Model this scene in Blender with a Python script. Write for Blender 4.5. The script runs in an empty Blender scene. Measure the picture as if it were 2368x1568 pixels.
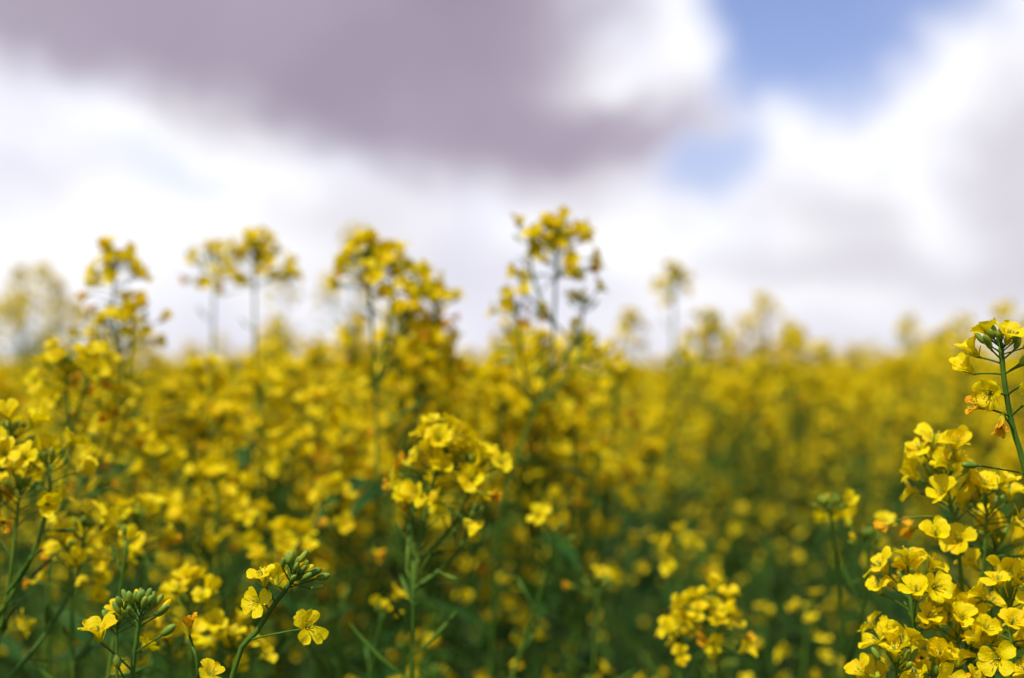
import bpy, math, random
import numpy as np
from mathutils import Vector

R = math.radians
scene = bpy.context.scene
scene.view_settings.view_transform = 'Standard'
scene.view_settings.look = 'None'
scene.view_settings.exposure = 0.0

SUN_EL, SUN_AZ = 60.0, 222.0      # compass style, measured from +Y towards +X

# ------------------------------------------------------------------ materials
def new_mat(name):
    m = bpy.data.materials.new(name); m.use_nodes = True
    nt = m.node_tree; nt.nodes.clear()
    out = nt.nodes.new('ShaderNodeOutputMaterial')
    return m, nt, out

def plant_mat(name, c1, c2, c3, scale, rough, transl, spec=0.35, tcol=None, bump=0.0, bscale=600):
    m, nt, out = new_mat(name)
    N, Lk = nt.nodes.new, nt.links.new
    geo = N('ShaderNodeNewGeometry')
    no = N('ShaderNodeTexNoise'); no.inputs['Scale'].default_value = scale; no.inputs['Detail'].default_value = 3
    Lk(geo.outputs['Position'], no.inputs['Vector'])
    rp = N('ShaderNodeValToRGB')
    e = rp.color_ramp.elements
    e[0].position = 0.32; e[0].color = (*c1, 1)
    e[1].position = 0.68; e[1].color = (*c3, 1)
    mid = e.new(0.5); mid.color = (*c2, 1)
    Lk(no.outputs['Fac'], rp.inputs['Fac'])
    pb = N('ShaderNodeBsdfPrincipled')
    pb.inputs['Roughness'].default_value = rough
    pb.inputs['Specular IOR Level'].default_value = spec
    Lk(rp.outputs['Color'], pb.inputs['Base Color'])
    if bump:
        n2 = N('ShaderNodeTexNoise'); n2.inputs['Scale'].default_value = bscale
        Lk(geo.outputs['Position'], n2.inputs['Vector'])
        bp = N('ShaderNodeBump'); bp.inputs['Strength'].default_value = bump; bp.inputs['Distance'].default_value = 0.001
        Lk(n2.outputs['Fac'], bp.inputs['Height']); Lk(bp.outputs['Normal'], pb.inputs['Normal'])
    if transl > 0:
        tr = N('ShaderNodeBsdfTranslucent')
        if tcol: tr.inputs['Color'].default_value = (*tcol, 1)
        else: Lk(rp.outputs['Color'], tr.inputs['Color'])
        mx = N('ShaderNodeMixShader'); mx.inputs['Fac'].default_value = transl
        Lk(pb.outputs[0], mx.inputs[1]); Lk(tr.outputs[0], mx.inputs[2])
        Lk(mx.outputs[0], out.inputs['Surface'])
    else:
        Lk(pb.outputs[0], out.inputs['Surface'])
    return m

M_STEM, M_PETAL, M_BUD, M_LEAF, M_WITHER, M_STAMEN, M_SEPAL = range(7)
MATS = [
    plant_mat('stem_green', (0.035,0.085,0.008),(0.065,0.14,0.011),(0.12,0.20,0.018), 25, 0.6, 0.0, spec=.14, bump=0.3),
    plant_mat('petal_yellow', (0.83,0.58,0.0005),(0.86,0.68,0.001),(0.87,0.735,0.002), 55, 0.5, 0.38, spec=0.14, tcol=(.92,.74,.001), bump=0.5, bscale=700),
    plant_mat('bud_green', (0.12,0.20,0.018),(0.18,0.28,0.02),(0.34,0.38,0.02), 90, 0.45, 0.1, spec=.25),
    plant_mat('leaf_green', (0.010,0.042,0.006),(0.020,0.072,0.008),(0.045,0.11,0.012), 18, 0.55, 0.22, spec=.14, bump=0.4, bscale=250),
    plant_mat('petal_withered', (0.78,0.34,0.004),(0.85,0.46,0.004),(0.6,0.22,0.01), 120, 0.6, 0.35, spec=0.12, bump=0.5),
    plant_mat('stamen_yellow', (0.72,0.42,0.01),(0.8,0.52,0.01),(0.7,0.55,0.02), 200, 0.6, 0.0),
    plant_mat('sepal_yellow_green', (0.52,0.50,0.01),(0.62,0.54,0.01),(0.42,0.46,0.015), 80, 0.5, 0.25, spec=.15),
]

# ------------------------------------------------------------------ mesh builder
class MB:
    def __init__(s): s.V=[]; s.F=[]; s.M=[]; s.n=0
    def add(s, V, F, M):
        V = np.asarray(V, float); o = s.n
        s.V.append(V); s.n += len(V)
        s.F.extend([tuple(i+o for i in f) for f in F])
        if isinstance(M, int): s.M.extend([M]*len(F))
        else: s.M.extend(M)
    def mesh(s, name):
        me = bpy.data.meshes.new(name)
        me.from_pydata(np.vstack(s.V).tolist(), [], s.F)
        for m in MATS: me.materials.append(m)
        me.polygons.foreach_set('material_index', s.M)
        me.polygons.foreach_set('use_smooth', [True]*len(s.F))
        me.update(); return me

def unit(v):
    v = np.asarray(v, float); return v/ (np.linalg.norm(v)+1e-12)
def frame(d, roll=0.0):
    z = unit(d); a = np.array([0,0,1.0]) if abs(z[2])<0.9 else np.array([1.0,0,0])
    x = unit(np.cross(a,z)); y = np.cross(z,x)
    c,s_ = math.cos(roll), math.sin(roll)
    return np.stack([x*c+y*s_, -x*s_+y*c, z], axis=1)

def tube(mb, pts, rad, sides, mat):
    pts = np.asarray(pts, float); n = len(pts)
    tg = np.gradient(pts, axis=0)
    V=[]; x=None
    for i in range(n):
        t = unit(tg[i])
        if x is None: x = frame(t)[:,0]
        x = unit(x - t*np.dot(x,t)); y = np.cross(t,x)
        for k in range(sides):
            a = 2*math.pi*k/sides
            V.append(pts[i] + rad[i]*(x*math.cos(a)+y*math.sin(a)))
    F=[]
    for i in range(n-1):
        for k in range(sides):
            k2=(k+1)%sides
            F.append((i*sides+k, i*sides+k2, (i+1)*sides+k2, (i+1)*sides+k))
    F.append(tuple((n-1)*sides+k for k in range(sides)))
    mb.add(V,F,mat)

def spline(ctrl, step=0.02):
    P = np.asarray(ctrl, float)
    P = np.vstack([2*P[0]-P[1], P, 2*P[-1]-P[-2]])
    out=[]
    for i in range(1,len(P)-2):
        p0,p1,p2,p3 = P[i-1],P[i],P[i+1],P[i+2]
        n = max(2,int(np.linalg.norm(p2-p1)/step))
        for j in range(n):
            t=j/n
            out.append(0.5*((2*p1)+(-p0+p2)*t+(2*p0-5*p1+4*p2-p3)*t*t+(-p0+3*p1-3*p2+p3)*t**3))
    out.append(P[-2]); return np.array(out)

def from_tip(path, dist):
    """point and tangent at a distance measured back from the path's end"""
    i = len(path)-1; left = dist
    while i>0:
        seg = path[i]-path[i-1]; l = np.linalg.norm(seg)
        if left<=l or i==1: return path[i]-seg*(left/(l+1e-9)), unit(seg)
        left -= l; i -= 1
    return path[0], unit(path[1]-path[0])

# ------------------------------------------------------------------ flower parts
def interp(x, xs, ys): return float(np.interp(x, xs, ys))
def petal(length, width, opening, ns, nt, rng, ripple=1.0):
    ss = {8:[0,.22,.38,.54,.70,.84,.94,1.0], 4:[0,.35,.75,1.0], 3:[0.1,.65,1.0]}[ns]
    x=z=0.0; prev=0; V=[]
    twist = rng.uniform(-.35,.35)*ripple; curl=rng.uniform(-.6,1.1)*ripple
    ph=rng.uniform(0,6); skew=rng.uniform(-.12,.12)
    for s in ss:
        m=8
        for q in range(m):
            sm = prev+(s-prev)*(q+.5)/m
            th = math.radians(interp(sm,[0,.28,.5,.8,1],[8,12,opening*.75,opening,opening+14*curl*2]))
            x += math.sin(th)*length*(s-prev)/m; z += math.cos(th)*length*(s-prev)/m
        prev=s
        w = width*.5*interp(s,[0,.22,.38,.54,.70,.84,.94,1.0],[.13,.17,.42,.74,.96,1.0,.86,.55])
        th = math.radians(interp(s,[0,.28,.5,.8,1],[8,12,opening*.75,opening,opening+14*curl*2]))
        for k in range(nt):
            t = -1+2*k/(nt-1)
            up = (t*t*.26 + ripple*.14*math.sin(ph+3.4*t+5*s)*s)*w + twist*t*w*s
            # shallow notch at the tip, slightly rounded shoulders
            ext = length*(-.05*t*t + (.05*min(1,abs(t)*2.0)-.04 if nt>3 else 0) + .012*math.sin(ph*3+7*t)) if s>.9 else 0
            V.append((x + up*-math.cos(th)*1 + ext*math.sin(th), t*w+skew*width*s*s, z+up*math.sin(th) + ext*math.cos(th)))
    F=[(i*nt+k, i*nt+k+1,(i+1)*nt+k+1,(i+1)*nt+k) for i in range(ns-1) for k in range(nt-1)]
    return np.array(V),F

def rotz(V,a):
    c,s_=math.cos(a),math.sin(a)
    return V@np.array([[c,s_,0],[-s_,c,0],[0,0,1]])

def ellipsoid(L, W, seg, ring):
    V=[(0,0,0)]
    for i in range(1,ring):
        a=math.pi*i/ring
        for k in range(seg):
            b=2*math.pi*k/seg
            V.append((W/2*math.sin(a)*math.cos(b)*(1.05-.1*i/ring),W/2*math.sin(a)*math.sin(b),L/2-L/2*math.cos(a)))
    V.append((0,0,L)); F=[]
    for k in range(seg): F.append((0,1+(k+1)%seg,1+k))
    for i in range(ring-2):
        for k in range(seg):
            a=1+i*seg; F.append((a+k,a+(k+1)%seg,a+seg+(k+1)%seg,a+seg+k))
    l=len(V)-1; a=1+(ring-2)*seg
    for k in range(seg): F.append((a+k,a+(k+1)%seg,l))
    return np.array(V),F

def make_flower(lod, opening, rng, wither=False):
    mb=MB()
    ns,nt={0:(8,7),1:(4,3),2:(3,2)}[lod]
    mat = M_WITHER if wither else M_PETAL
    for k in range(4):
        o = opening*rng.uniform(.75,1.22)
        V,F = petal(.0134*rng.uniform(.88,1.1)*(.85 if wither else 1), .0088*rng.uniform(.85,1.12)*(.6 if wither else 1), o, ns, nt, rng, 2.2 if wither else 1.25)
        V[:,0]+=.0007
        mb.add(rotz(V, k*math.pi/2+rng.uniform(-.2,.2)+ (.25 if k%2 else 0)),F,mat)
    if lod<2:
        for k in range(4):     # sepals
            a=k*math.pi/2+.75; th=R(rng.uniform(22,50) if not wither else 12)
            L=.0065; w=.0011
            pts=[(0.0006,0,0),(.0006+math.sin(th)*L*.55,0,math.cos(th)*L*.55),(.0006+math.sin(th)*L,0,math.cos(th)*L)]
            V=[]
            for (x,y,z),ww in zip(pts,(w*.7,w,w*.3)): V+= [(x,-ww,z),(x+.0003,0,z-.0003),(x,ww,z)]
            mb.add(rotz(np.array(V),a),[(0,1,4,3),(1,2,5,4),(3,4,7,6),(4,5,8,7)],M_SEPAL)
    if lod==0:
        for k in range(6):
            a=k*math.pi/3+.3; r=.0022 if k%3 else .003
            top=np.array([math.cos(a)*r,math.sin(a)*r,.0078*rng.uniform(.9,1.1)])
            tube(mb,[(math.cos(a)*.0006,math.sin(a)*.0006,.001),top],[.00018,.00018],3,M_SEPAL)
            V,F=ellipsoid(.0019,.0008,4,4); mb.add(V@frame((math.cos(a)*.4,math.sin(a)*.4,1)).T+top-np.array([0,0,.0006]),F,M_STAMEN)
        tube(mb,[(0,0,.0),(0,0,.005),(0,0,.0085)],[.0006,.0006,.0005],5,M_BUD)
    elif lod==1:
        V,F=ellipsoid(.006,.0032,5,4); mb.add(V+np.array([0,0,.003]),F,M_STAMEN)
    return np.vstack(mb.V), mb.F, mb.M

rngT = random.Random(11)
FL = {l: [make_flower(l, o, rngT) for o in (88,78,82,70,92,60,48,80,30,66,84,52,74,40)] for l in (0,1,2)}
FLW = {l: [make_flower(l, o, rngT, True) for o in (22,38,55)] for l in (0,1,2)}

def put_flower(mb, p, d, lod, rng, size=1.0, kind=None, wither=False):
    lib = FLW[lod] if wither else FL[lod]
    V,F,M = lib[kind] if kind is not None else rng.choice(lib)
    mb.add((V*size)@frame(d, rng.uniform(0,6.28)).T + p, F, M)

def pedicel(mb, a, b, d0, lod, r=.0006, mat=M_STEM):
    a=np.asarray(a);b=np.asarray(b); L=np.linalg.norm(b-a)
    mid = a+unit(d0)*L*.45*1.0
    mid = mid*.6+ (a+b)/2*.4
    n = {0:6,1:3,2:2}[lod]
    pts=[(1-t)**2*a+2*t*(1-t)*mid+t*t*b for t in np.linspace(0,1,n)]
    tube(mb,pts,[r*1.25 if lod==2 else r]*(n-1)+[r*1.5],{0:6,1:3,2:3}[lod],mat)

def bud(mb,p,d,lod,rng,size=1.0,yellow=0.15):
    L=.0068*size*rng.uniform(.8,1.15); W=.0031*size*rng.uniform(.9,1.1)
    V,F=ellipsoid(L,W,*{0:(8,6),1:(5,4),2:(4,3)}[lod])
    mb.add(V@frame(d).T+p,F, M_PETAL if rng.random()<yellow else M_BUD)

def pod(mb,a,d,L,lod,rng):
    up=np.array([0,0,1.0]); d=unit(d)
    pl=.013*rng.uniform(.8,1.2); b=a+d*pl
    pedicel(mb,a,b,d,lod,.0006)
    pts=[b]; dd=d.copy(); n=6 if lod<2 else 3
    bend=up*rng.uniform(.0,.25)
    for i in range(n): dd=unit(dd+bend/n*2); pts.append(pts[-1]+dd*L/n)
    rad=list(np.interp(np.linspace(0,1,n+1),[0,.12,.7,.85,1],[.0006,.0014,.0014,.0007,.0003]))
    tube(mb,pts,rad,{0:7,1:4,2:3}[lod],M_STEM)

def raceme(mb, path, lod, rng, n=16, L=.05, buds=14, pods=5, podL=.12, size=1.0, spread=1.0):
    ga=2.39996; a0=rng.uniform(0,6.28)
    for i in range(n):
        f=(i+.3)/n; dist=.001+L*.85*f**1.2
        p,t=from_tip(path,dist); Fm=frame(t)
        a=a0+i*ga+rng.uniform(-.45,.45)
        el=R(64-54*f+rng.uniform(-20,16))
        d=Fm@np.array([math.cos(a)*math.cos(el),math.sin(a)*math.cos(el),math.sin(el)])
        pl=(.013+.013*f)*size*spread*rng.uniform(.7,1.3)
        q=p+d*pl
        nd=unit(d+np.array([0,0,.35])+np.array([rng.uniform(-.6,.6) for _ in range(3)]))
        w = f>.68 and rng.random()<.38
        if w: nd=unit(d+np.array([0,0,-.5]))
        q=q-np.array([0,0,.003*f])
        pedicel(mb,p,q,d+t*.6,lod,.00055)
        put_flower(mb,q,nd,lod,rng,size*rng.uniform(.8,1.14),wither=w)
    for i in range(buds):
        f=(i+.5)/buds; p,t=from_tip(path,.001+.006*f); Fm=frame(t)
        a=a0+1+i*ga; th=R(8+62*f**.8+rng.uniform(-8,8))
        d=Fm@np.array([math.cos(a)*math.sin(th),math.sin(a)*math.sin(th),math.cos(th)])
        q=p+d*(.004+.008*f)*size
        if lod<2: pedicel(mb,p,q,d,lod,.0004)
        bud(mb,q,unit(d+t*.7),lod,rng,size)
    for i in range(pods):
        f=(i+.5)/pods; p,t=from_tip(path,L+.005+podL*f); Fm=frame(t)
        a=a0+i*ga+rng.uniform(-.5,.5); el=R(rng.uniform(10,50))
        d=Fm@np.array([math.cos(a)*math.cos(el),math.sin(a)*math.cos(el),math.sin(el)])
        if rng.random()<.75: pod(mb,p,d,.010+.040*f*rng.uniform(.6,1.2),lod,rng)
        else: pedicel(mb,p,p+d*.015,d,lod)

def leaf(mb,p,d,L,W,lod,rng,droop=.6):
    n=8 if lod==0 else (5 if lod==1 else 4)
    ss=np.linspace(0,1,n); x=unit(d); pos=np.array(p,float); V=[]
    side=unit(np.cross(x,[0,0,1.0])+np.array([0,0,rng.uniform(-.3,.3)])); prev=0
    for s in ss:
        x=unit(x+np.array([0,0,-droop*(s-prev)*1.6])); pos=pos+x*L*(s-prev); prev=s
        w=W*.5*interp(s,[0,.08,.3,.6,.85,1],[.45,.6,1,.8,.4,.03])*(1+.12*math.sin(s*17+rng.random()))
        nrm=unit(np.cross(side,x))
        V+=[pos+side*-w+nrm*w*.35*math.sin(9*s+1),pos-nrm*w*.25,pos+side*w+nrm*w*.35*math.sin(8*s)]
    F=[]
    for i in range(n-1):
        for k in range(2): F.append((i*3+k,i*3+k+1,(i+1)*3+k+1,(i+1)*3+k))
    mb.add(V,F,M_LEAF)

def stem(mb,path,r0,r1,lod):
    n=len(path); tube(mb,path,list(np.linspace(r0,r1,n)),{0:9,1:5,2:3}[lod],M_STEM)

def branch_path(a, d, tip, rng, lod):
    a=np.asarray(a);tip=np.asarray(tip); L=np.linalg.norm(tip-a)
    c1=a+unit(d)*L*.33; c2=tip-np.array([rng.uniform(-.1,.1),rng.uniform(-.1,.1),1])*L*.35
    m={0:.008,1:.02,2:.06}[lod]; n=max(4,int(L/m))
    return np.array([(1-t)**3*a+3*t*(1-t)**2*c1+3*t*t*(1-t)*c2+t**3*tip for t in np.linspace(0,1,n)])

def gen_plant(seed, lod, H=1.3, nb=7, flowers=(12,20), leafy=1.0, fz=.34, spreadr=.15, size=1.0):
    rng=random.Random(seed); mb=MB()
    lean=np.array([rng.uniform(-.05,.05),rng.uniform(-.05,.05),0])
    main=spline([(0,0,-.02),(rng.uniform(-.01,.01),rng.uniform(-.01,.01),H*.35),lean*.6+np.array([0,0,H*.7]),lean+np.array([0,0,H])],{0:.01,1:.025,2:.08}[lod])
    stem(mb,main,.0055,.0015,lod)
    raceme(mb,main,lod,rng,n=rng.randint(*flowers)+4,L=rng.uniform(.045,.07),buds=12 if lod<2 else 5,pods=14 if lod<2 else 4,podL=.26,size=size)
    for i in range(nb):
        f=(i+.5)/nb; a=i*2.4+rng.uniform(-.4,.4)
        base,t=from_tip(main,.14+fz*f)
        r=spreadr*rng.uniform(.35,1.1)
        tipz=H-rng.uniform(.0,1.0)*(.05+fz*.72*f)-.015
        tipz=max(tipz,base[2]+.07)
        tip=np.array([base[0]+math.cos(a)*r,base[1]+math.sin(a)*r,tipz])
        pth=branch_path(base,(math.cos(a),math.sin(a),.75),tip,rng,lod)
        stem(mb,pth,.0024,.0011,lod)
        raceme(mb,pth,lod,rng,n=rng.randint(*flowers),L=rng.uniform(.035,.06),buds=11 if lod<2 else 4,pods=6 if lod<2 else 1,podL=.09,size=size)
        leaf(mb,base,(math.cos(a),math.sin(a),.5),rng.uniform(.04,.08),.013,lod,rng)
    nl=int((14 if lod<2 else 6)*leafy)
    for i in range(nl):
        z=rng.uniform(.4,H-.3); a=i*2.4
        p=main[np.argmin(abs(main[:,2]-z))]
        leaf(mb,p,(math.cos(a),math.sin(a),rng.uniform(.2,.9)),rng.uniform(.08,.16),rng.uniform(.018,.036)*(1.3 if lod==2 else 1),lod,rng,.9)
    return mb.mesh('rapeseed_stalk')

# ------------------------------------------------------------------ field (one object, instanced)
src = bpy.data.collections.new('rapeseed_stalks')
specs=[]
for i in range(8): specs.append(dict(seed=100+i,lod=1,H=1.30,nb=6+i%3,flowers=(10,21),fz=.31,size=1.02))
for i in range(5): specs.append(dict(seed=200+i,lod=2,H=1.30,nb=7,flowers=(13,20),fz=.34,size=1.06))
for i in range(5): specs.append(dict(seed=300+i,lod=1,H=1.15,nb=4,flowers=(0,3),leafy=2.2,fz=.36,spreadr=.12))
for i,sp in enumerate(specs):
    o=bpy.data.objects.new('stalk_%02d'%i, gen_plant(**sp)); src.objects.link(o)

rng=random.Random(5)
pts=[];rots=[];scls=[];idxs=[]
def place(x,y,s,i):
    pts.append((x,y,0)); rots.append((rng.gauss(0,.045),rng.gauss(0,.045),rng.uniform(0,6.28))); scls.append(s); idxs.append(i)
def canopy(x,y):      # gentle large scale unevenness of the crop
    return 1.0+.022*math.sin(x*1.7+y*.6+1)+.018*math.sin(x*.55-y*.9)+.014*math.sin(x*4.1+y*2.3)
def grid(y0,y1,sp,fn,xk=.65,xo=.95):
    y=y0
    while y<y1:
        w=xk*abs(y)+xo; x=-w
        while x<w:
            fn(x+rng.uniform(-.5,.5)*sp, y+rng.uniform(-.5,.5)*sp); x+=sp
        y+=sp
def near(x,y):
    if y<1.45 and abs(x)<.95+.1*rng.random(): return
    right = x>.06*y+.02
    if right and y<2.3+.25*math.sin(x*3) and x<1.1: return
    s=canopy(x,y)*rng.gauss(.995,.035)
    if right: s+=-.002*(x<.2*y)+.045*(x>.22*y)
    else: s+=.012
    s=min(s,1.11)
    thin = math.sin(x*5.3+1.3*math.sin(y*2.1))*math.sin(y*4.3+x*1.9)>.55      # thinner patches in the crop
    if thin and rng.random()<.7:
        place(x,y,rng.uniform(.95,1.05),13+rng.randrange(5)); return
    if rng.random()<.2: s*=.88
    place(x,y,s,rng.randrange(8) if y<3.4 else 8+rng.randrange(5))
grid(.2,6,.24,near)
def filler(x,y):
    if y<.95 and abs(x)<.6: return
    place(x,y,rng.uniform(.86,1.0)*(.93 if y<1.3 else 1),13+rng.randrange(5))
grid(.95,2.7,.18,filler,.45,.3)
def farfn(x,y):
    b=.035*max(0,math.sin(x*1.3+2*math.sin(y*.5)))+.02*(x>.2*y)
    place(x,y,canopy(x,y)*rng.gauss(1.0,.055)+b,8+rng.randrange(5))
grid(6,20,.47,farfn,.6)
grid(20,90,1.25,lambda x,y: place(x,y,canopy(x*.2,y*.2)*rng.gauss(1.05,.09),8+rng.randrange(5)),.6)
for (x,y,s) in [(.222,2.2,1.15),(-.40,3.0,1.25),(-1.19,3.5,1.22),(-1.05,3.3,1.18),(-1.28,3.8,1.23),(.63,2.9,1.14),(.60,2.95,1.08),(.93,3.2,1.12),(1.12,3.1,1.13),(.46,3.0,1.07),(.43,3.1,1.05),(.82,3.1,1.09),(.86,3.0,1.11),(1.05,2.7,1.12),(.98,2.9,1.11),(.66,2.8,1.09),(.54,2.7,1.05),
                (-.05,1.9,1.08),(-.16,2.1,1.09),(-.24,1.9,1.06),(.04,1.85,1.07),(-.6,2.0,1.06),(-.45,1.9,1.04),(.0,2.0,1.07),(-.10,1.75,1.06),(.02,1.65,1.05),(-.14,1.6,1.03),(-.2,1.7,1.03),(.05,1.7,1.03)]:
    place(x,y,s,rng.randrange(8))
me=bpy.data.meshes.new('rapeseed_field'); me.from_pydata(pts,[],[])
a=me.attributes.new('rot','FLOAT_VECTOR','POINT'); a.data.foreach_set('vector',np.array(rots).ravel())
a=me.attributes.new('scl','FLOAT','POINT'); a.data.foreach_set('value',scls)
a=me.attributes.new('idx','INT','POINT'); a.data.foreach_set('value',idxs)
field=bpy.data.objects.new('rapeseed_field',me); scene.collection.objects.link(field)
ng=bpy.data.node_groups.new('scatter_stalks','GeometryNodeTree')
ng.interface.new_socket('Geometry',in_out='INPUT',socket_type='NodeSocketGeometry')
ng.interface.new_socket('Geometry',in_out='OUTPUT',socket_type='NodeSocketGeometry')
N=ng.nodes.new; Lk=ng.links.new
gi=N('NodeGroupInput'); go=N('NodeGroupOutput'); iop=N('GeometryNodeInstanceOnPoints'); ci=N('GeometryNodeCollectionInfo')
ci.inputs['Collection'].default_value=src; ci.inputs['Separate Children'].default_value=True; ci.inputs['Reset Children'].default_value=True
iop.inputs['Pick Instance'].default_value=True
def attr(nm,t):
    n=N('GeometryNodeInputNamedAttribute'); n.data_type=t; n.inputs['Name'].default_value=nm; return n.outputs['Attribute']
Lk(gi.outputs[0],iop.inputs['Points']); Lk(ci.outputs[0],iop.inputs['Instance'])
Lk(attr('idx','INT'),iop.inputs['Instance Index']); Lk(attr('rot','FLOAT_VECTOR'),iop.inputs['Rotation']); Lk(attr('scl','FLOAT'),iop.inputs['Scale'])
Lk(iop.outputs[0],go.inputs[0])
md=field.modifiers.new('scatter','NODES'); md.node_group=ng

# ------------------------------------------------------------------ individual plants
def plant_object(mb):
    o=bpy.data.objects.new('rapeseed_plant', mb.mesh('rapeseed_plant')); scene.collection.objects.link(o); return o

def hero(seed, ctrl, heads=(), lod=0, n=14, L=.05, buds=16, pods=6, podL=.12, size=1.0, flowers=None, extra_buds=(), leaves=3, r=(.0045,.0012), spread=1.0):
    """ctrl: stem points, top last (z in metres).  heads: side branches (tip, n, L)"""
    rng=random.Random(seed); mb=MB()
    c=[np.array(p,float) for p in ctrl]
    if c[0][1]>1.25: lod=1
    root=np.array([c[0][0]+(c[0][0]-c[-1][0])*.3, c[0][1]+rng.uniform(.0,.08), -.02])
    path=spline([root,(root*.45+c[0]*.55)]+c, .008)
    stem(mb,path,r[0],r[1],lod)
    if flowers is None:
        raceme(mb,path,lod,rng,n=n,L=L,buds=buds,pods=pods,podL=podL,size=size,spread=spread)
    else:
        raceme(mb,path,lod,rng,n=0,L=L,buds=buds,pods=pods,podL=podL,size=size)
        for (pos,nd,dist,kind,w) in flowers:
            p,t=from_tip(path,dist); pos=np.array(pos)
            pedicel(mb,p,pos,unit(pos-p)+t*.2,lod,.0006)
            put_flower(mb,pos,nd,lod,rng,size,kind,w)
        for (pos,nd,dist) in extra_buds:
            p,t=from_tip(path,dist); pos=np.array(pos)
            pedicel(mb,p,pos,unit(pos-p),lod,.0005); bud(mb,pos,unit(nd),lod,rng,size*1.2,0)
    for k,h in enumerate(heads):
        tip,hn,hL=h[:3]; drop=h[3] if len(h)>3 else .14
        tip=np.array(tip,float)
        q=path[np.argmin(abs(path[:,2]-(tip[2]-drop)))]
        d=tip-q; d[2]=abs(d[2])*.5
        pth=branch_path(q,d,tip,rng,lod)
        stem(mb,pth,.0019,.001,lod)
        raceme(mb,pth,lod,rng,n=hn,L=hL,buds=10,pods=3,podL=.06,size=size)
        leaf(mb,q,d,rng.uniform(.025,.04),.007,lod,rng)
    for k in range(leaves):
        z=c[-1][2]-.2-.12*k; q=path[np.argmin(abs(path[:,2]-z))]; a=rng.uniform(0,6.28)
        leaf(mb,q,(math.cos(a),math.sin(a),.5),rng.uniform(.07,.13),.022,lod,rng,.8)
    return plant_object(mb)

# in-focus sprig, lower left: leaning stem, three open flowers, buds at the end
hero(1,[(-.178,.80,1.05),(-.1565,.80,1.1775),(-.143,.80,1.202),(-.132,.80,1.219),(-.1205,.80,1.234)],
     L=.05,buds=18,pods=0,size=1.08,leaves=1,r=(.004,.0014),
     flowers=[((-.1375,.795,1.2285),(-.25,-.25,1),.020,1,False),
              ((-.1395,.805,1.217),(-.6,-.75,.3),.026,0,False),
              ((-.1145,.79,1.2055),(.45,-.8,.35),.046,0,False),
              ((-.134,.812,1.226),(-.2,.5,.7),.012,3,False)],
     extra_buds=[((-.114,.797,1.2345),(.9,-.1,.35),.004),((-.110,.80,1.2315),(1,0,.3),.010),((-.124,.792,1.2405),(.3,0,1),.003),((-.118,.79,1.242),(.6,0,.8),.003)])
# in-focus bud head, far lower left
hero(2,[(-.209,.78,1.08),(-.2075,.78,1.178),(-.205,.78,1.20),(-.2035,.78,1.218)],buds=20,pods=0,leaves=1,r=(.004,.0013),size=1.15,
     flowers=[((-.2235,.775,1.201),(-.1,-.3,1),.034,5,False)],
     extra_buds=[((-.1905,.775,1.2045),(.8,0,.6),.024),((-.1945,.78,1.214),(.8,0,.7),.010),((-.2125,.775,1.216),(-.5,0,.9),.010),((-.212,.77,1.188),(-.3,0,1),.045)])
hero(3,[(-.170,.79,1.08),(-.173,.79,1.175),(-.1765,.79,1.196)],buds=0,pods=1,leaves=0,r=(.003,.0009),
     flowers=[((-.1775,.785,1.2035),(0,-.1,1),.0,0,True),((-.168,.785,1.178),(.5,-.3,.7),.03,0,False)])
hero(31,[(-.236,.86,1.05),(-.238,.86,1.18),(-.2385,.86,1.196)],n=2,buds=16,pods=2,leaves=1,r=(.003,.0009))
# in-focus head at the right edge
hero(4,[(.303,.80,1.10),(.2975,.80,1.24),(.2877,.80,1.294),(.281,.80,1.318),(.2765,.80,1.345),(.275,.80,1.364)],
     L=.07,buds=14,pods=0,leaves=2,r=(.0045,.0015),size=1.06,
     flowers=[((.2595,.80,1.3465),(-.75,-.2,.75),.018,6,False),((.264,.806,1.356),(-.6,.1,.8),.012,6,False),
              ((.276,.794,1.363),(.1,-.5,.9),.003,5,False),((.2705,.803,1.3655),(-.3,.3,.9),.003,3,False),
              ((.2665,.79,1.3365),(-.5,-.7,-.1),.030,1,False),((.287,.795,1.352),(.7,-.3,.6),.018,5,False),
              ((.2625,.79,1.3275),(-.9,-.2,.25),.042,2,True),((.2705,.785,1.3245),(-.2,-.3,-1),.050,0,True),
              ((.2865,.79,1.331),(.8,-.4,.2),.042,2,True),((.281,.785,1.340),(.5,-.8,-.1),.03,0,False)],
     extra_buds=[((.268,.795,1.360),(-.4,0,.9),.010),((.281,.795,1.360),(.4,0,.9),.010),((.282,.79,1.352),(.6,0,.6),.018),((.262,.80,1.295),(-1,0,.05),.075)])
# right hand clusters
hero(5,[(.300,.92,1.05),(.290,.91,1.17),(.281,.90,1.24),(.273,.90,1.282)],n=19,L=.05,buds=8,pods=3,size=1.15,spread=1.15,
     heads=[((.300,.90,1.26),8,.04,.10),((.315,.93,1.235),9,.04)])
hero(6,[(.305,.86,1.0),(.303,.85,1.10),(.298,.85,1.17),(.296,.85,1.212)],n=17,L=.05,buds=8,pods=3,size=1.15,
     heads=[((.243,.87,1.215),16,.05,.13),((.226,.84,1.176),12,.04,.12),((.268,.86,1.19),11,.045,.1),((.312,.83,1.172),12,.04,.1),((.290,.9,1.19),9,.04,.12),((.25,.84,1.165),8,.03,.1)])
hero(7,[(.262,1.12,.95),(.258,1.10,1.10),(.247,1.08,1.19),(.236,1.06,1.245)],n=2,buds=14,pods=5,size=1.1,heads=[((.262,1.05,1.222),2,.02,.1)])
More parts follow.
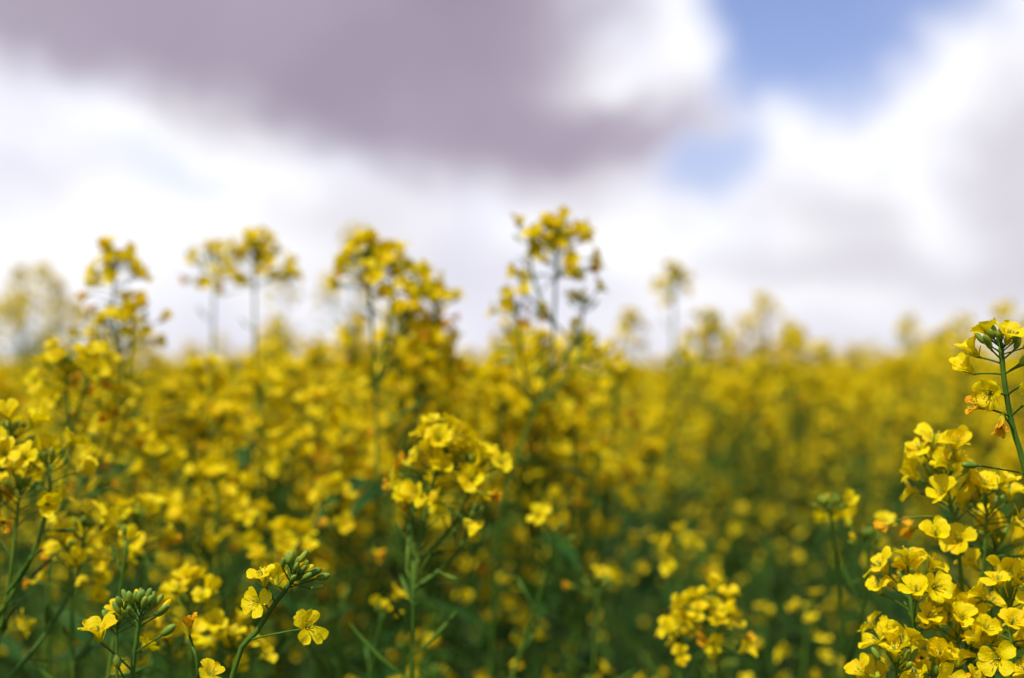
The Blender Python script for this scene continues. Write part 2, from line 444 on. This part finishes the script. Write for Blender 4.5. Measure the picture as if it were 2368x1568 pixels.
# small cluster lower right of centre
hero(8,[(.150,1.08,.93),(.148,1.07,1.05),(.145,1.06,1.12),(.141,1.05,1.172)],n=17,L=.035,buds=10,pods=4,lod=0,size=.98,
     heads=[((.156,1.07,1.163),8,.02,.09),((.124,1.06,1.15),6,.02,.09)])
hero(81,[(.150,1.3,1.0),(.152,1.3,1.12),(.153,1.3,1.185)],n=6,L=.03,buds=4,pods=4)
# centre cluster
hero(9,[(-.074,1.02,.95),(-.0696,1.0,1.152),(-.0666,1.0,1.213),(-.058,1.0,1.259),(-.048,1.0,1.294)],n=25,L=.048,buds=14,pods=8,podL=.14,size=1.08,
     heads=[((-.028,1.0,1.280),13,.035,.07),((-.070,1.01,1.252),4,.02,.06),((-.03,1.0,1.245),2,.01,.05)])
# left edge
hero(10,[(-.345,.96,1.0),(-.343,.95,1.20),(-.341,.95,1.28),(-.3335,.95,1.304)],n=10,L=.03,buds=10,pods=4,size=1.1,
     heads=[((-.328,.95,1.268),8,.03,.1),((-.308,.95,1.286),6,.03,.1),((-.300,1.0,1.235),10,.04,.1)])
hero(11,[(-.380,1.17,.95),(-.372,1.15,1.175),(-.362,1.15,1.245),(-.35,1.15,1.3185),(-.338,1.15,1.350)],n=19,L=.055,buds=10,pods=6,size=1.12,
     heads=[((-.36,1.15,1.350),9,.025,.06),((-.325,1.17,1.315),9,.03,.08)])
# tall, slightly soft heads breaking the skyline
hero(12,[(-.345,1.37,1.0),(-.354,1.35,1.227),(-.3665,1.35,1.317),(-.378,1.35,1.391),(-.377,1.35,1.448)],n=24,L=.05,buds=10,pods=4,podL=.05,size=1.12,spread=1.05,
     heads=[((-.360,1.35,1.398),8,.03,.07),((-.394,1.36,1.395),5,.03,.07),((-.367,1.33,1.38),8,.03,.06)])
hero(13,[(-.275,1.57,1.05),(-.277,1.55,1.25),(-.28,1.55,1.36),(-.281,1.55,1.473)],n=32,L=.048,buds=8,pods=2,size=1.18,spread=1.2)
hero(14,[(-.345,1.66,1.05),(-.347,1.65,1.30),(-.347,1.65,1.38),(-.345,1.65,1.475)],n=22,L=.04,buds=10,pods=2,size=1.1,spread=1.15)
hero(15,[(-.120,1.32,1.0),(-.122,1.3,1.212),(-.124,1.3,1.31),(-.129,1.3,1.409),(-.1325,1.3,1.448)],n=25,L=.038,buds=10,pods=4,size=1.12,spread=1.05,
     heads=[((-.110,1.31,1.440),15,.032,.11)])
hero(16,[(-.105,1.42,1.0),(-.109,1.42,1.28),(-.108,1.41,1.38),(-.090,1.40,1.433)],n=18,L=.04,buds=8,pods=4,size=1.14,
     heads=[((-.076,1.42,1.414),13,.035,.1),((-.105,1.42,1.395),18,.05,.1),((-.078,1.43,1.385),18,.05,.1),((-.112,1.44,1.355),18,.05,.1),((-.09,1.40,1.36),18,.05,.1),((-.065,1.45,1.35),16,.05,.1),((-.09,1.38,1.33),16,.05,.1)])
hero(17,[(-.020,1.33,1.0),(-.0134,1.3,1.192),(.0063,1.3,1.271),(.034,1.3,1.35),(.040,1.3,1.429),(.0405,1.3,1.466)],n=36,L=.042,buds=14,pods=1,podL=.05,size=1.15,spread=1.15,
     heads=[((.0045,1.3,1.400),8,.02,.09),((.066,1.3,1.405),2,.02,.06),((.064,1.3,1.372),1,.01,.05),((.016,1.31,1.468),2,.015,.08)])
hero(18,[(.02,1.52,1.0),(.02,1.5,1.2),(.022,1.5,1.32),(.021,1.5,1.375)],n=20,L=.06,buds=8,pods=4,size=1.1,
     heads=[((.0,1.5,1.35),15,.05),((.035,1.5,1.365),15,.05),((.01,1.48,1.31),15,.05),((.04,1.47,1.305),15,.05),((-.02,1.52,1.33),15,.05),((.055,1.52,1.32),15,.05),((.025,1.46,1.34),15,.05)])
# mid-depth clusters, left and centre
hero(19,[(-.300,1.42,1.0),(-.302,1.4,1.25),(-.304,1.4,1.338)],n=20,L=.06,buds=8,pods=4,size=1.12,heads=[((-.28,1.38,1.295),16,.05),((-.34,1.4,1.28),15,.05),((-.25,1.42,1.325),13,.05),((-.31,1.38,1.30),14,.05)])
hero(20,[(-.250,1.26,.95),(-.255,1.25,1.16),(-.26,1.25,1.25)],n=17,L=.05,buds=8,pods=6,size=1.1,heads=[((-.226,1.24,1.215),15,.045),((-.283,1.26,1.217),11,.04)])
hero(21,[(-.150,1.27,.95),(-.153,1.25,1.15),(-.1535,1.25,1.235)],n=13,L=.055,buds=6,pods=7,size=1.06,heads=[((-.18,1.15,1.206),10,.03)])
hero(22,[(-.222,1.02,.95),(-.224,1.0,1.12),(-.226,1.0,1.188)],n=12,L=.04,buds=8,pods=5,size=1.05,heads=[((-.196,1.0,1.158),8,.04,.1),((-.245,1.02,1.15),8,.04,.1)])
hero(23,[(-.318,1.05,.95),(-.320,1.04,1.15),(-.322,1.04,1.215)],n=14,L=.05,buds=6,pods=6,size=1.1,heads=[((-.285,1.08,1.235),11,.04,.1)])
hero(24,[(-.34,1.32,.95),(-.345,1.3,1.2),(-.346,1.3,1.30)],n=17,L=.055,buds=6,pods=6,size=1.1,heads=[((-.32,1.28,1.27),13,.045,.1),((-.38,1.3,1.28),13,.045,.1)])
hero(25,[(-.19,1.42,.95),(-.195,1.4,1.2),(-.19,1.4,1.31)],n=17,L=.055,buds=6,pods=6,size=1.1,heads=[((-.165,1.4,1.28),13,.045,.1),((-.215,1.38,1.27),13,.045,.1)])
hero(26,[(.06,1.52,.95),(.062,1.5,1.15),(.064,1.5,1.28)],n=16,L=.055,buds=6,pods=6,size=1.08,heads=[((.09,1.5,1.25),12,.045,.1),((.045,1.48,1.24),12,.045,.1),((.105,1.55,1.21),10,.04,.1)])
# bare, podded stems between the clusters
hero(40,[(-.02,1.15,.95),(-.005,1.14,1.08),(.022,1.13,1.17),(.035,1.12,1.22)],n=1,buds=4,pods=10,podL=.2,L=.01)
hero(41,[(-.12,1.12,.95),(-.115,1.12,1.08),(-.10,1.11,1.16)],n=2,buds=6,pods=9,podL=.16,L=.02)
hero(42,[(.06,1.25,.95),(.07,1.24,1.08),(.075,1.24,1.16)],n=3,buds=6,pods=8,podL=.15,L=.02)
hero(43,[(-.27,.95,.95),(-.272,.95,1.10),(-.262,.95,1.19),(-.256,.95,1.235)],n=1,buds=3,pods=12,podL=.2,L=.01)
hero(44,[(-.30,1.1,.95),(-.29,1.1,1.10),(-.28,1.1,1.20)],n=1,buds=3,pods=12,podL=.2,L=.01)

# ------------------------------------------------------------------ ground
gm,nt,out=new_mat('soil_and_distant_crop')
N=nt.nodes.new; Lk=nt.links.new
geo=N('ShaderNodeNewGeometry'); ln=N('ShaderNodeVectorMath'); ln.operation='LENGTH'; Lk(geo.outputs['Position'],ln.inputs[0])
mr=N('ShaderNodeMapRange'); mr.inputs['From Min'].default_value=60; mr.inputs['From Max'].default_value=110; Lk(ln.outputs['Value'],mr.inputs['Value'])
n1=N('ShaderNodeTexNoise'); n1.inputs['Scale'].default_value=9; n1.inputs['Detail'].default_value=8; Lk(geo.outputs['Position'],n1.inputs['Vector'])
r1=N('ShaderNodeValToRGB'); r1.color_ramp.elements[0].color=(.016,.013,.007,1); r1.color_ramp.elements[1].color=(.02,.05,.008,1); Lk(n1.outputs['Fac'],r1.inputs['Fac'])
n2=N('ShaderNodeTexNoise'); n2.inputs['Scale'].default_value=.4; n2.inputs['Detail'].default_value=8; Lk(geo.outputs['Position'],n2.inputs['Vector'])
r2=N('ShaderNodeValToRGB'); r2.color_ramp.elements[0].color=(.16,.16,.01,1); r2.color_ramp.elements[1].color=(.45,.34,.01,1); Lk(n2.outputs['Fac'],r2.inputs['Fac'])
mx=N('ShaderNodeMix'); mx.data_type='RGBA'; Lk(mr.outputs[0],mx.inputs['Factor']); Lk(r1.outputs[0],mx.inputs['A']); Lk(r2.outputs[0],mx.inputs['B'])
pb=N('ShaderNodeBsdfPrincipled'); pb.inputs['Roughness'].default_value=1; pb.inputs['Specular IOR Level'].default_value=.05; Lk(mx.outputs['Result'],pb.inputs['Base Color']); Lk(pb.outputs[0],out.inputs['Surface'])
g=bpy.data.meshes.new('ground'); S=4000
g.from_pydata([(-S,-S,0),(S,-S,0),(S,S,0),(-S,S,0)],[],[(0,1,2,3)]); g.materials.append(gm)
scene.collection.objects.link(bpy.data.objects.new('ground',g))

# ------------------------------------------------------------------ sky with broken cloud
w=bpy.data.worlds.new('sky'); scene.world=w; w.use_nodes=True
nt=w.node_tree; nt.nodes.clear(); N=nt.nodes.new; Lk=nt.links.new
out=N('ShaderNodeOutputWorld'); bg=N('ShaderNodeBackground'); bg.inputs['Strength'].default_value=.1; Lk(bg.outputs[0],out.inputs[0])
sky=N('ShaderNodeTexSky'); sky.sky_type='NISHITA'; sky.sun_disc=False; sky.sun_elevation=R(SUN_EL); sky.sun_rotation=R(SUN_AZ)
tc=N('ShaderNodeTexCoord'); sep=N('ShaderNodeSeparateXYZ'); Lk(tc.outputs['Generated'],sep.inputs[0])
def math_(op,a,b=None,clamp=False):
    n=N('ShaderNodeMath'); n.operation=op; n.use_clamp=clamp
    for i,v in enumerate((a,b)):
        if v is None: continue
        if isinstance(v,(int,float)): n.inputs[i].default_value=v
        else: Lk(v,n.inputs[i])
    return n.outputs[0]
az=math_('ARCTAN2',sep.outputs['X'],sep.outputs['Y']); el=math_('ARCSINE',sep.outputs['Z'])
cmb=N('ShaderNodeCombineXYZ'); Lk(az,cmb.inputs[0]); Lk(el,cmb.inputs[1])
# turbulence so cloud edges are ragged
def noise(scale,detail=4,vec=None,rough=.5):
    n=N('ShaderNodeTexNoise'); n.inputs['Scale'].default_value=scale; n.inputs['Detail'].default_value=detail; n.inputs['Roughness'].default_value=rough
    Lk(vec if vec else tc.outputs['Generated'],n.inputs['Vector']); return n
nz=noise(10,5); sb=N('ShaderNodeVectorMath'); sb.operation='SUBTRACT'; Lk(nz.outputs['Color'],sb.inputs[0]); sb.inputs[1].default_value=(.5,.5,.5)
scv=N('ShaderNodeVectorMath'); scv.operation='SCALE'; Lk(sb.outputs[0],scv.inputs[0]); scv.inputs['Scale'].default_value=.10
ad=N('ShaderNodeVectorMath'); ad.operation='ADD'; Lk(cmb.outputs[0],ad.inputs[0]); Lk(scv.outputs[0],ad.inputs[1])
flat=N('ShaderNodeVectorMath'); flat.operation='MULTIPLY'; Lk(ad.outputs[0],flat.inputs[0]); flat.inputs[1].default_value=(1,1,0)
VEC=flat.outputs[0]
def blob(cx,cy,rx,ry,rot,wt,soft=.55):
    mp=N('ShaderNodeMapping'); mp.vector_type='TEXTURE'; Lk(VEC,mp.inputs['Vector'])
    mp.inputs['Location'].default_value=(R(cx),R(cy),0); mp.inputs['Rotation'].default_value=(0,0,R(rot)); mp.inputs['Scale'].default_value=(R(rx),R(ry),1)
    l=N('ShaderNodeVectorMath'); l.operation='LENGTH'; Lk(mp.outputs[0],l.inputs[0])
    m=N('ShaderNodeMapRange'); m.interpolation_type='SMOOTHSTEP'
    m.inputs['From Min'].default_value=1+soft; m.inputs['From Max'].default_value=1-soft; m.inputs['To Max'].default_value=wt
    Lk(l.outputs['Value'],m.inputs['Value']); return m.outputs[0]
def union(bl):
    inv=None
    for b in bl:
        o=math_('SUBTRACT',1,b)
        inv=o if inv is None else math_('MULTIPLY',inv,o)
    return math_('SUBTRACT',1,inv)
# (azimuth, elevation, half-width, half-height, tilt) in degrees
mauve=[blob(-7.8,14.4,10.0,4.4,-6,.96,.5),blob(-3.0,10.9,7.4,2.7,-12,.94,.5),blob(3.2,9.8,4.6,1.4,4,.9,.6),blob(-17,13.6,7.5,2.4,-4,.88,.6),
       blob(-2,14,5.5,3.2,0,.85,.5),
       blob(.5,8.0,5.5,1.5,0,.42,.8),blob(-5.8,5.6,3.6,1.4,-10,.34,.8),blob(13.4,6.0,2.8,1.4,-10,.38,.8),blob(20.2,7.2,2.2,4.0,0,.5,.8),
       blob(12,3.8,4.5,1.0,0,.32,.8),blob(-2,3.4,7,1.1,0,.24,.8),blob(19,3.4,6,1.3,0,.28,.8),blob(-18,7.6,2.2,1.0,0,.14,.8),blob(0,-1,60,3.2,0,.24,.7),blob(-13,11.2,4.8,1.5,-20,.3,.8)]
blue=[blob(11.3,13.6,3.9,3.5,0,1,.4),blob(15.8,13.9,4.6,2.3,18,.95,.5),blob(9.8,11.6,1.7,1.6,0,.85,.6),blob(7.9,8.2,1.9,1.2,15,.78,.7),
      blob(-14.5,8.3,1.4,.9,0,.3,.8),blob(-12.8,7.4,1.4,.8,0,.25,.8)]
# the rest of the sky, away from the view; unseen cover raised to lower ambient
def mrange(v,a,b,c=0,d=1):
    m=N('ShaderNodeMapRange'); m.interpolation_type='SMOOTHSTEP'; m.inputs['From Min'].default_value=a; m.inputs['From Max'].default_value=b
    m.inputs['To Min'].default_value=c; m.inputs['To Max'].default_value=d; Lk(v,m.inputs['Value']); return m.outputs[0]
away=math_('MAXIMUM',mrange(math_('ABSOLUTE',az),R(24),R(34)),mrange(el,R(19),R(27)))
gen_blue=math_('MULTIPLY',mrange(noise(1.8,6).outputs['Fac'],.47,.57),away)
gen_mauve=math_('MULTIPLY',mrange(noise(2.6,6).outputs['Fac'],.38,.56,0,.9),away)
mm=union(mauve+[gen_mauve]); bb=union(blue+[gen_blue])
tex=noise(7,6); white=N('ShaderNodeMix'); white.data_type='RGBA'; Lk(mrange(tex.outputs['Fac'],.35,.6),white.inputs['Factor'])
white.inputs['A'].default_value=(9.0,9.1,10.3,1); white.inputs['B'].default_value=(10.8,10.8,11.2,1)
c1=N('ShaderNodeMix'); c1.data_type='RGBA'; Lk(mm,c1.inputs['Factor']); Lk(white.outputs['Result'],c1.inputs['A'])
mtex=N('ShaderNodeMix'); mtex.data_type='RGBA'; Lk(mrange(noise(5,5).outputs['Fac'],.3,.7),mtex.inputs['Factor']); mtex.inputs['A'].default_value=(3.3,2.8,3.75,1); mtex.inputs['B'].default_value=(4.35,3.75,4.8,1)
Lk(mtex.outputs['Result'],c1.inputs['B'])
skyc=N('ShaderNodeMix'); skyc.data_type='RGBA'; skyc.blend_type='MULTIPLY'; skyc.inputs['Factor'].default_value=1
Lk(sky.outputs[0],skyc.inputs['A']); skyc.inputs['B'].default_value=(1.34,1.22,1.52,1)
c2=N('ShaderNodeMix'); c2.data_type='RGBA'; Lk(bb,c2.inputs['Factor']); Lk(c1.outputs['Result'],c2.inputs['A']); Lk(skyc.outputs['Result'],c2.inputs['B'])
Lk(c2.outputs['Result'],bg.inputs['Color'])

# ------------------------------------------------------------------ sun
ld=bpy.data.lights.new('sun','SUN'); ld.energy=4.5; ld.angle=R(.6); ld.color=(1,.97,.9)
so=bpy.data.objects.new('sun',ld); scene.collection.objects.link(so)
sd=Vector((math.sin(R(SUN_AZ))*math.cos(R(SUN_EL)),math.cos(R(SUN_AZ))*math.cos(R(SUN_EL)),math.sin(R(SUN_EL))))
so.rotation_euler=(-sd).to_track_quat('-Z','Y').to_euler(); so.location=sd*20

# ------------------------------------------------------------------ camera
cd=bpy.data.cameras.new('camera'); cam=bpy.data.objects.new('camera',cd); scene.collection.objects.link(cam); scene.camera=cam
cam.location=(0,0,1.35); cam.rotation_euler=(R(91.15),0,0)
cd.lens=50; cd.sensor_width=36; cd.clip_start=.02; cd.clip_end=12000
cd.dof.use_dof=True; cd.dof.focus_distance=.80; cd.dof.aperture_fstop=3.6
print('stalks',len(pts))
